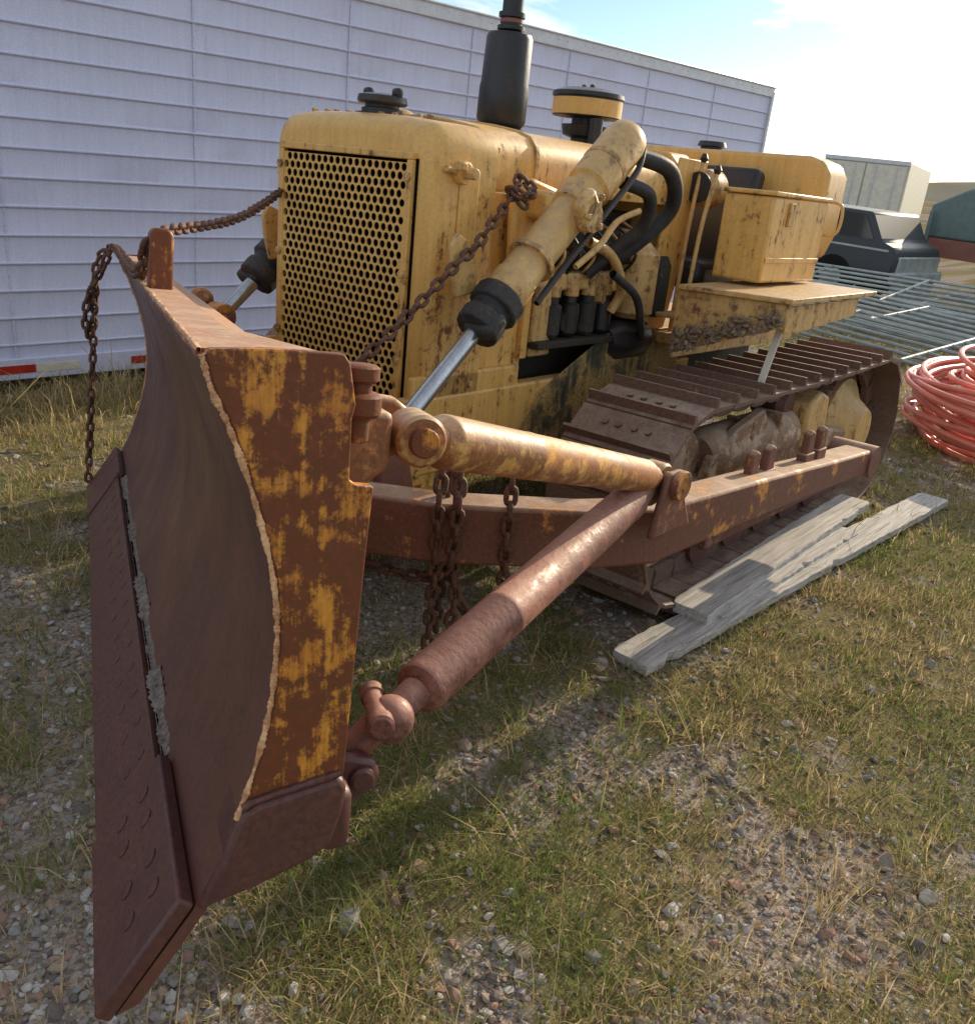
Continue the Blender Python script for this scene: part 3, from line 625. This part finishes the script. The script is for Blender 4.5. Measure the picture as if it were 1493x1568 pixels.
for a,b,w,th,z in(((1.26,.34),(1.47,3.5),.17,.04,.012),((1.25,.80),(1.20,2.85),.17,.045,.055),((1.30,.9),(1.33,2.4),.12,.04,.03),((1.75,4.1),(2.2,4.25),.15,.04,.01)):
    V,Fc=board(a,b,w,th,z);make('wooden_plank',V,Fc,WOOD,True,.003)
# =================================================== BACKGROUND THINGS
def wheel(c,r,w,ax=(1,0,0)):
    c=Vector(c);a=Vector(ax)*w/2
    lathe('tyre',c-a,c+a,[(0,r*.75),(.08,r*.97),(.25,r),(.75,r),(.92,r*.97),(1,r*.75)],TYRE,28)
    lathe('rim',c-a*1.02,c+a*1.02,[(0,r*.5),(.1,r*.6),(.9,r*.6),(1,r*.5)],GALV,20)
tk=empty('pickup_truck',(-1.95,13.0,0),(0,0,D(-6)));cur[0]=tk
bodyp=[(-5.3,.45),(0,.40),(.05,.75),(-.02,.92),(-.25,1.0),(-.50,1.42),(-1.95,1.45),(-2.15,.98),(-5.3,.98)]
prism('body',bodyp,1,0,1.8,TRUCK,.05)
prism('side_glass',[(-.38,1.02),(-.58,1.37),(-1.2,1.39),(-1.2,1.02)],1,-.012,-.004,GLASS,0)
prism('side_glass_rear',[(-1.26,1.02),(-1.26,1.39),(-1.88,1.39),(-2.02,1.02)],1,-.012,-.004,GLASS,0)
prism('beltline_trim',[(-5.2,.92),(-.1,.86),(-.1,.89),(-5.2,.95)],1,-.014,-.002,GALV,0)
prism('front_end',[(.1,.02),(1.7,.02),(1.7,.8),(.1,.8)],0,.0,.07,GALV,.02)
for x in(-.95,-4.3):
    for y in(.1,1.7): wheel((x,y,.36),.36,.24,(0,1,0))
box('bumper',(.06,.9,.48),(.12,1.85,.18),GALV,.03)
cur[0]=None
ct=empty('flatbed_trailer',(.35,16.4,0),(0,0,D(-8)));cur[0]=ct
box('deck',(0,0,1.0),(5.5,2.2,.12),BRICK,.01)
box('side_rail',(0,-1.07,.85),(5.5,.06,.2),BRICK,.01)
prism('cargo_cover',[(-2.6,1.06),(2.6,1.06),(2.6,1.7),(2.2,1.9),(-2.0,1.92),(-2.6,1.6)],1,-1.0,1.0,TGREEN,.04)
for i in range(6): box('stake',(-2.5+i,-1.12,1.25),(.07,.05,.5),TGREEN,.005)
for x in(-.6,.4):
    for y in(-.95,.95): wheel((x,y,.40),.40,.22,(0,1,0))
cur[0]=None
st=empty('semi_trailer',(-8.0,28.5,0),(0,0,D(12)));cur[0]=st
box('box_body',(0,4,1.75),(2.5,9,1.7),CREAM,.03);box('top_frame',(0,-.52,2.56),(2.5,.08,.12),ALU,.01)
box('door_left',(-.6,-.54,1.72),(1.15,.05,1.5),CREAM,.01);box('door_right',(.6,-.54,1.72),(1.15,.05,1.5),CREAM,.01)
for x in(-.9,-.3,.3,.9): cyl('lock_rod',(x,-.58,.98),(x,-.58,2.45),.02,ALU,8)
for x in(-1,1):
    for y in(.8,2.0): wheel((x,y,.48),.48,.28)
cur[0]=None
def gate(loc,rot,L=4.6,H=1.5):
    J=[[],[]]
    for i in range(7): h=H*i/6;tube('x',[(-L/2,h,0),(L/2,h,0)],.022,None,8,0,join=J)
    for x in(-L/2,-L/6,L/6,L/2): tube('x',[(x,0,.0),(x,H,.0)],.024,None,8,0,join=J)
    o=make('pipe_gate',J[0],J[1],GALV,True);o.location=loc;o.rotation_euler=rot
for loc,rot in(((-1.9,9.9,.20),(D(6),D(1),D(-14))),((-2.2,11.2,.3),(D(10),D(-1),D(-8))),((.8,9.4,.10),(D(5),0,D(-14))),((.9,11.3,.16),(D(8),0,D(-12))),((-.9,8.3,.08),(D(7),D(1),D(-14)))): gate(loc,rot)
gp=empty('gate_support',(-1.3,10.2,0));cur[0]=gp
for x in(-1.6,1.6): box('post',(x,.3,.3),(.08,.08,.6),GALV,.01)
box('post_foot',(0,.3,.04),(3.1,.12,.05),GALV,.01);cur[0]=None
J=[[],[]]
for i in range(30):
    R0=random.uniform(.58,1.15);cx,cy=1.74+random.uniform(-.10,.10),5.70+random.uniform(-.15,.15);tx,ty=random.uniform(-.08,.08),random.uniform(-.08,.08);z0=.03+.018*i
    P=[]
    for q in range(41):
        a=2*math.pi*q/40;P.append((cx+R0*math.cos(a),cy+R0*1.1*math.sin(a),max(.025,z0+tx*math.cos(a)+ty*math.sin(a))))
    tube('x',P,.022,None,8,0,join=J)
make('red_hose_coil',J[0],J[1],HOSE,True)
V=[];Fc=[];n=60
for i in range(n+1):
    a=D(-80+130*i/n);r=420;h=4+5*math.sin(i*.23)+2.5*math.sin(i*.61+1)
    V+=[(r*math.sin(a),r*math.cos(a),-1),(r*1.1*math.sin(a),r*1.1*math.cos(a),max(1.5,h)),(r*1.4*math.sin(a),r*1.4*math.cos(a),-1)]
for i in range(n):
    for k in range(2): Fc.append((i*3+k,i*3+k+1,i*3+4+k,i*3+3+k))
make('distant_hill',V,Fc,HILL,True)
# =================================================== GROUND
def vnoise(x,y,sc,seed=0):
    x=x*sc+seed*17.3;y=y*sc+seed*9.1;xi=np.floor(x).astype(np.int64);yi=np.floor(y).astype(np.int64);fx=x-xi;fy=y-yi
    h=lambda a,b:(np.sin(a*127.1+b*311.7+seed*7.7)*43758.5453)%1.0
    u=fx*fx*(3-2*fx);v=fy*fy*(3-2*fy)
    return (h(xi,yi)*(1-u)+h(xi+1,yi)*u)*(1-v)+(h(xi,yi+1)*(1-u)+h(xi+1,yi+1)*u)*v
def fbm(x,y,sc,seed=0,o=4): return sum(vnoise(x,y,sc*2**k,seed+k)*.5**k for k in range(o))/sum(.5**k for k in range(o))
def gmask(x,y):
    m=fbm(x,y,4.0,3)*2.0-.50
    for cx,cy,r,s in((1.0,-1.75,.5,-.6),(-.45,-1.3,.4,-.3),(2.15,-.05,.28,-.35),(1.2,-1.2,.28,.45),(2.6,-.5,.4,.25),(-2.6,.3,.9,.9),(1.9,.6,.6,.35),(1.9,2.5,1.6,.4),(-1.2,-.6,.7,.35),(1.45,-1.15,.3,.45),(2.0,-.95,.3,-.1)):
        m=m+s*np.exp(-((x-cx)**2+(y-cy)**2)/r**2)
    return np.clip(m,0,1)
def gheight(x,y): return .035*(fbm(x,y,.9,11)-.5)+.018*(fbm(x,y,4,12)-.5)
xs=np.concatenate([-np.geomspace(600,6.2,34),np.arange(-6,5.01,.06),np.geomspace(5.2,600,34)])
ysg=np.concatenate([-np.geomspace(600,4.2,30),np.arange(-4,9.01,.07),np.geomspace(9.3,600,34)])
GX,GY=np.meshgrid(xs,ysg);far=np.clip(1-(np.maximum(abs(GX)-5,0)+np.maximum(abs(GY-2)-7,0))/6,0,1)
GZ=gheight(GX,GY)*far
nx,ny=len(xs),len(ysg)
co=np.stack([GX,GY,GZ],-1).reshape(-1,3)
idx=np.arange(nx*ny).reshape(ny,nx)
F4=np.stack([idx[:-1,:-1],idx[:-1,1:],idx[1:,1:],idx[1:,:-1]],-1).reshape(-1,4)
def bulk(name,co,F,mats,mi=None,smooth=True):
    me=bpy.data.meshes.new(name);k=F.shape[1]
    me.vertices.add(len(co));me.vertices.foreach_set('co',np.ascontiguousarray(co,dtype=np.float32).ravel())
    me.loops.add(F.size);me.loops.foreach_set('vertex_index',F.astype(np.int32).ravel())
    me.polygons.add(len(F));me.polygons.foreach_set('loop_start',np.arange(0,F.size,k,dtype=np.int32))
    try: me.polygons.foreach_set('loop_total',np.full(len(F),k,dtype=np.int32))
    except: pass
    for m in mats: me.materials.append(m)
    if mi is not None: me.polygons.foreach_set('material_index',mi.astype(np.int32))
    me.polygons.foreach_set('use_smooth',np.full(len(F),smooth));me.update(calc_edges=True);me.validate()
    o=bpy.data.objects.new(name,me);scn.collection.objects.link(o);return o
m,n,b=nt('ground_soil');tc=N(n,'ShaderNodeTexCoord').outputs['Object']
n.nodes.remove(b);b=N(n,'ShaderNodeBsdfDiffuse');n.links.new(b.outputs[0],n.nodes['Material Output'].inputs[0])
at=N(n,'ShaderNodeAttribute',attribute_name='gmask').outputs['Fac']
f1=noise(n,tc,70,3,.7);f2=noise(n,tc,9,4,.65);f3=noise(n,tc,.35,3,.6)
vo=N(n,'ShaderNodeTexVoronoi');vo.inputs['Scale'].default_value=75;n.links.new(tc,vo.inputs['Vector'])
soil=mix(n,ramp(n,f2,[(.3,0.),(.7,1.)]),(.15,.115,.088),(.26,.21,.165))
gr=mix(n,ramp(n,vo.outputs['Color'],[(.2,0.),(.8,1.)]),soil,(.40,.345,.30))
gs=mix(n,ramp(n,f1,[(.35,0.),(.65,1.)]),(.11,.095,.045),(.30,.245,.14))
gs=mix(n,ramp(n,f3,[(.35,0.),(.65,.8)]),gs,(.23,.20,.10))
c=mix(n,ramp(n,mth(n,'ADD',at,mth(n,'MULTIPLY',mth(n,'SUBTRACT',f2,.5),.6)),[(.35,0.),(.6,1.)]),gr,gs)
n.links.new(c,b.inputs['Color'])
bp_=N(n,'ShaderNodeBump');bp_.inputs['Strength'].default_value=.8;bp_.inputs['Distance'].default_value=.012
n.links.new(f1,bp_.inputs['Height']);n.links.new(bp_.outputs[0],b.inputs['Normal'])
g=bulk('ground',co,F4,[m]);a=g.data.attributes.new('gmask','FLOAT','POINT');a.data.foreach_set('value',gmask(GX,GY).astype(np.float32).ravel())
CX,CY=2.63,-2.35
def sample(nn,r0,r1,pw=1.0,a0=-92,a1=30):
    t=rng.random(nn);r=(r0**pw+(r1**pw-r0**pw)*t)**(1/pw);a=np.radians(rng.uniform(a0,a1,nn));return CX+r*np.sin(a),CY+r*np.cos(a),r
cx,cy,cr=sample(32000,.3,14,.8,-88,20)
wx=(cx+3.0)*math.cos(psi)-(cy-1.73)*math.sin(psi)
keep=(rng.random(len(cx))<(.12+.88*gmask(cx,cy)**1.1))&(wx>.03)
keep&=~((abs(abs(cx)-.95)<.25)&(cy>.6)&(cy<3.1))
cx,cy,cr=cx[keep],cy[keep],cr[keep];nc=len(cx);kb=np.full(nc,13)
ci=np.repeat(np.arange(nc),kb);nb=len(ci)
tall=(rng.random(nc)<.09)
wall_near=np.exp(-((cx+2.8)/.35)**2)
H=(rng.gamma(4,.0085,nb)+.008)*(1+.9*tall[ci])*(1+1.8*wall_near[ci])*(.6+.65*rng.random(nc)[ci])*(1+.03*cr[ci])
sp_=.018+.04*rng.random(nc);ang=rng.uniform(0,2*np.pi,nb);rad=sp_[ci]*np.sqrt(rng.random(nb))*1.6
bx=cx[ci]+rad*np.cos(ang);by=cy[ci]+rad*np.sin(ang);bz=gheight(bx,by)-.004
lean=ang+rng.normal(0,.8,nb);ln=H*(.35+1.6*rng.random(nb)**1.5)
flat=rng.random(nb)<.14;ln[flat]=rng.uniform(.02,.09,flat.sum());H[flat]=rng.uniform(.006,.014,flat.sum())
wd=(.0009+.0009*rng.random(nb))*(1+.16*cr[ci])
px,py=-np.sin(lean+rng.normal(0,.8,nb)),np.cos(lean)
dx,dy=np.cos(lean),np.sin(lean)
P=np.zeros((nb,5,3));
for k,(t,wf,hf,lf) in enumerate(((0,1,0,0),(0,-1,0,0),(.55,.8,.62,.35),(.55,-.8,.62,.35),(1,0,1,1))):
    P[:,k,0]=bx+px*wd*wf+dx*ln*lf;P[:,k,1]=by+py*wd*wf+dy*ln*lf;P[:,k,2]=bz+H*(hf if k<4 else .88)
P[flat,:,2]+=.004
base=(np.arange(nb)*5)[:,None]
Ft=np.concatenate([base+np.array([[0,1,2]]),base+np.array([[1,3,2]]),base+np.array([[2,3,4]])],1).reshape(-1,3)
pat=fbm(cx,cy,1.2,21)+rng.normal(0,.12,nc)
mi=np.where((pat[ci]+rng.normal(0,.14,nb)-.5*wall_near[ci])>.56,0,np.where(rng.random(nb)<.50,1,2));mi[flat]=2  # more straw beside the wall, colour standing in for a sunlit strip
def gmat(name,c1,c2):
    m,n,b=nt(name);n.nodes.remove(b);b=N(n,'ShaderNodeBsdfDiffuse');tc=N(n,'ShaderNodeTexCoord').outputs['Object'];f=noise(n,tc,35,1,.6)
    col=mix(n,ramp(n,f,[(.35,0.),(.65,1.)]),c1,c2);n.links.new(col,b.inputs['Color'])
    tr_=N(n,'ShaderNodeBsdfTranslucent');n.links.new(col,tr_.inputs[0]);ms=N(n,'ShaderNodeMixShader');ms.inputs[0].default_value=.45
    n.links.new(b.outputs[0],ms.inputs[1]);n.links.new(tr_.outputs[0],ms.inputs[2]);n.links.new(ms.outputs[0],n.nodes['Material Output'].inputs[0]);return m
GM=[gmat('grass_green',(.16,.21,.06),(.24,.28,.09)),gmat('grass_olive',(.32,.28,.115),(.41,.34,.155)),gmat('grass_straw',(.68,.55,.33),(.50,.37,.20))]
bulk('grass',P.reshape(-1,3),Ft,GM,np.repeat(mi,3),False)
t=(1+5**.5)/2
iv=np.array([(-1,t,0),(1,t,0),(-1,-t,0),(1,-t,0),(0,-1,t),(0,1,t),(0,-1,-t),(0,1,-t),(t,0,-1),(t,0,1),(-t,0,-1),(-t,0,1)],float)/math.hypot(1,t)
iF=np.array([(0,11,5),(0,5,1),(0,1,7),(0,7,10),(0,10,11),(1,5,9),(5,11,4),(11,10,2),(10,7,6),(7,1,8),(3,9,4),(3,4,2),(3,2,6),(3,6,8),(3,8,9),(4,9,5),(2,4,11),(6,2,10),(8,6,7),(9,8,1)])
sx,sy,sr=sample(66000,.35,7.0,.6,-88,20)
gm=gmask(sx,sy);kp=rng.random(len(sx))<np.clip(1.05-1.1*gm,.25,1);sx,sy,sr=sx[kp],sy[kp],sr[kp];ns=len(sx)
sz=.0028+rng.gamma(1.6,.0024,ns)*(1+.10*sr);big=rng.random(ns)<.003;sz[big]=rng.uniform(.014,.026,big.sum())
sc3=sz[:,None]*np.stack([rng.uniform(.8,1.5,ns),rng.uniform(.7,1.1,ns),rng.uniform(.4,.75,ns)],-1)
a=rng.uniform(0,6.28,ns);ca,sa=np.cos(a),np.sin(a)
jit=1+rng.normal(0,.16,(ns,12,1));S=iv[None]*jit*sc3[:,None]
tl=rng.normal(0,.3,(ns,1));S[:,:,2]+=S[:,:,0]*tl
SV=np.zeros_like(S);SV[:,:,0]=S[:,:,0]*ca[:,None]-S[:,:,1]*sa[:,None]+sx[:,None];SV[:,:,1]=S[:,:,0]*sa[:,None]+S[:,:,1]*ca[:,None]+sy[:,None]
SV[:,:,2]=S[:,:,2]+(gheight(sx,sy)+sc3[:,2]*.35)[:,None]
SF=((np.arange(ns)*12)[:,None,None]+iF[None]).reshape(-1,3)
smi=np.repeat(rng.choice(5,ns,p=[.30,.17,.27,.13,.13]),20)
SM=[simple('stone_'+k,c,.8,0,.3,60,None,0,2,matte=True) for k,c in(('grey',(.35,.325,.305)),('light',(.56,.53,.50)),('tan',(.42,.33,.25)),('dark',(.19,.165,.15)),('pink',(.40,.26,.20)))]
bulk('gravel',SV.reshape(-1,3),SF,SM,smi,False)
# =================================================== WORLD, SUN, CAMERA
az,el=0.0,20.0
w=bpy.data.worlds.new('World');scn.world=w;w.use_nodes=True;n=w.node_tree
bg=n.nodes['Background'];sky=N(n,'ShaderNodeTexSky',sky_type='NISHITA');sky.sun_disc=False;sky.sun_elevation=D(el);sky.sun_rotation=D(az)
sky.air_density=1.0;sky.dust_density=.5;sky.ozone_density=1.7
tc=N(n,'ShaderNodeTexCoord').outputs['Generated'];sep=N(n,'ShaderNodeSeparateXYZ');n.links.new(tc,sep.inputs[0])
cl=noise(n,tc,4.2,5,.68,sc=(1,1,3.0),dist=.35)
high=ramp(n,sep.outputs[2],[(.12,0.),(.5,1.)])
cf=ramp(n,mth(n,'ADD',cl,mth(n,'MULTIPLY',high,.10)),[(.46,0.),(.66,.92)])
lum=N(n,'ShaderNodeRGBToBW');n.links.new(sky.outputs[0],lum.inputs[0])
k_=mth(n,'ADD',mth(n,'MULTIPLY',high,2.9),1.3)  # unseen overhead clouds brightened as added fill light
cc=N(n,'ShaderNodeCombineColor')
for i,k in enumerate((1.0,.985,.97)): n.links.new(mth(n,'MULTIPLY',mth(n,'MULTIPLY',lum.outputs[0],k_),k),cc.inputs[i])
base_=mix(n,1.0,sky.outputs[0],(.70,.83,.96),'MULTIPLY')
n.links.new(mix(n,cf,base_,cc.outputs[0]),bg.inputs[0]);bg.inputs[1].default_value=.15
sd=Vector((math.sin(D(az))*math.cos(D(el)),math.cos(D(az))*math.cos(D(el)),math.sin(D(el))))
L=bpy.data.lights.new('sun','SUN');L.energy=5;L.angle=D(.5);L.color=(1,.83,.58)
lo=bpy.data.objects.new('sun',L);scn.collection.objects.link(lo);lo.rotation_euler=sd.to_track_quat('Z','Y').to_euler()
yaw,pit,rol=D(37.83),D(21.43),D(6.27)
f=Vector((-math.sin(yaw)*math.cos(pit),math.cos(yaw)*math.cos(pit),-math.sin(pit)))
r0=Vector((math.cos(yaw),math.sin(yaw),0));u0=r0.cross(f)
r=r0*math.cos(rol)+u0*math.sin(rol);u=u0*math.cos(rol)-r0*math.sin(rol)
cd=bpy.data.cameras.new('camera');co_=bpy.data.objects.new('camera',cd);scn.collection.objects.link(co_)
M=Matrix((( r.x,u.x,-f.x,2.626),(r.y,u.y,-f.y,-2.352),(r.z,u.z,-f.z,1.724),(0,0,0,1)))
co_.matrix_world=M;cd.sensor_fit='HORIZONTAL';cd.sensor_width=36;cd.lens=36*1413/1493.;cd.clip_start=.05;cd.clip_end=3000
scn.camera=co_
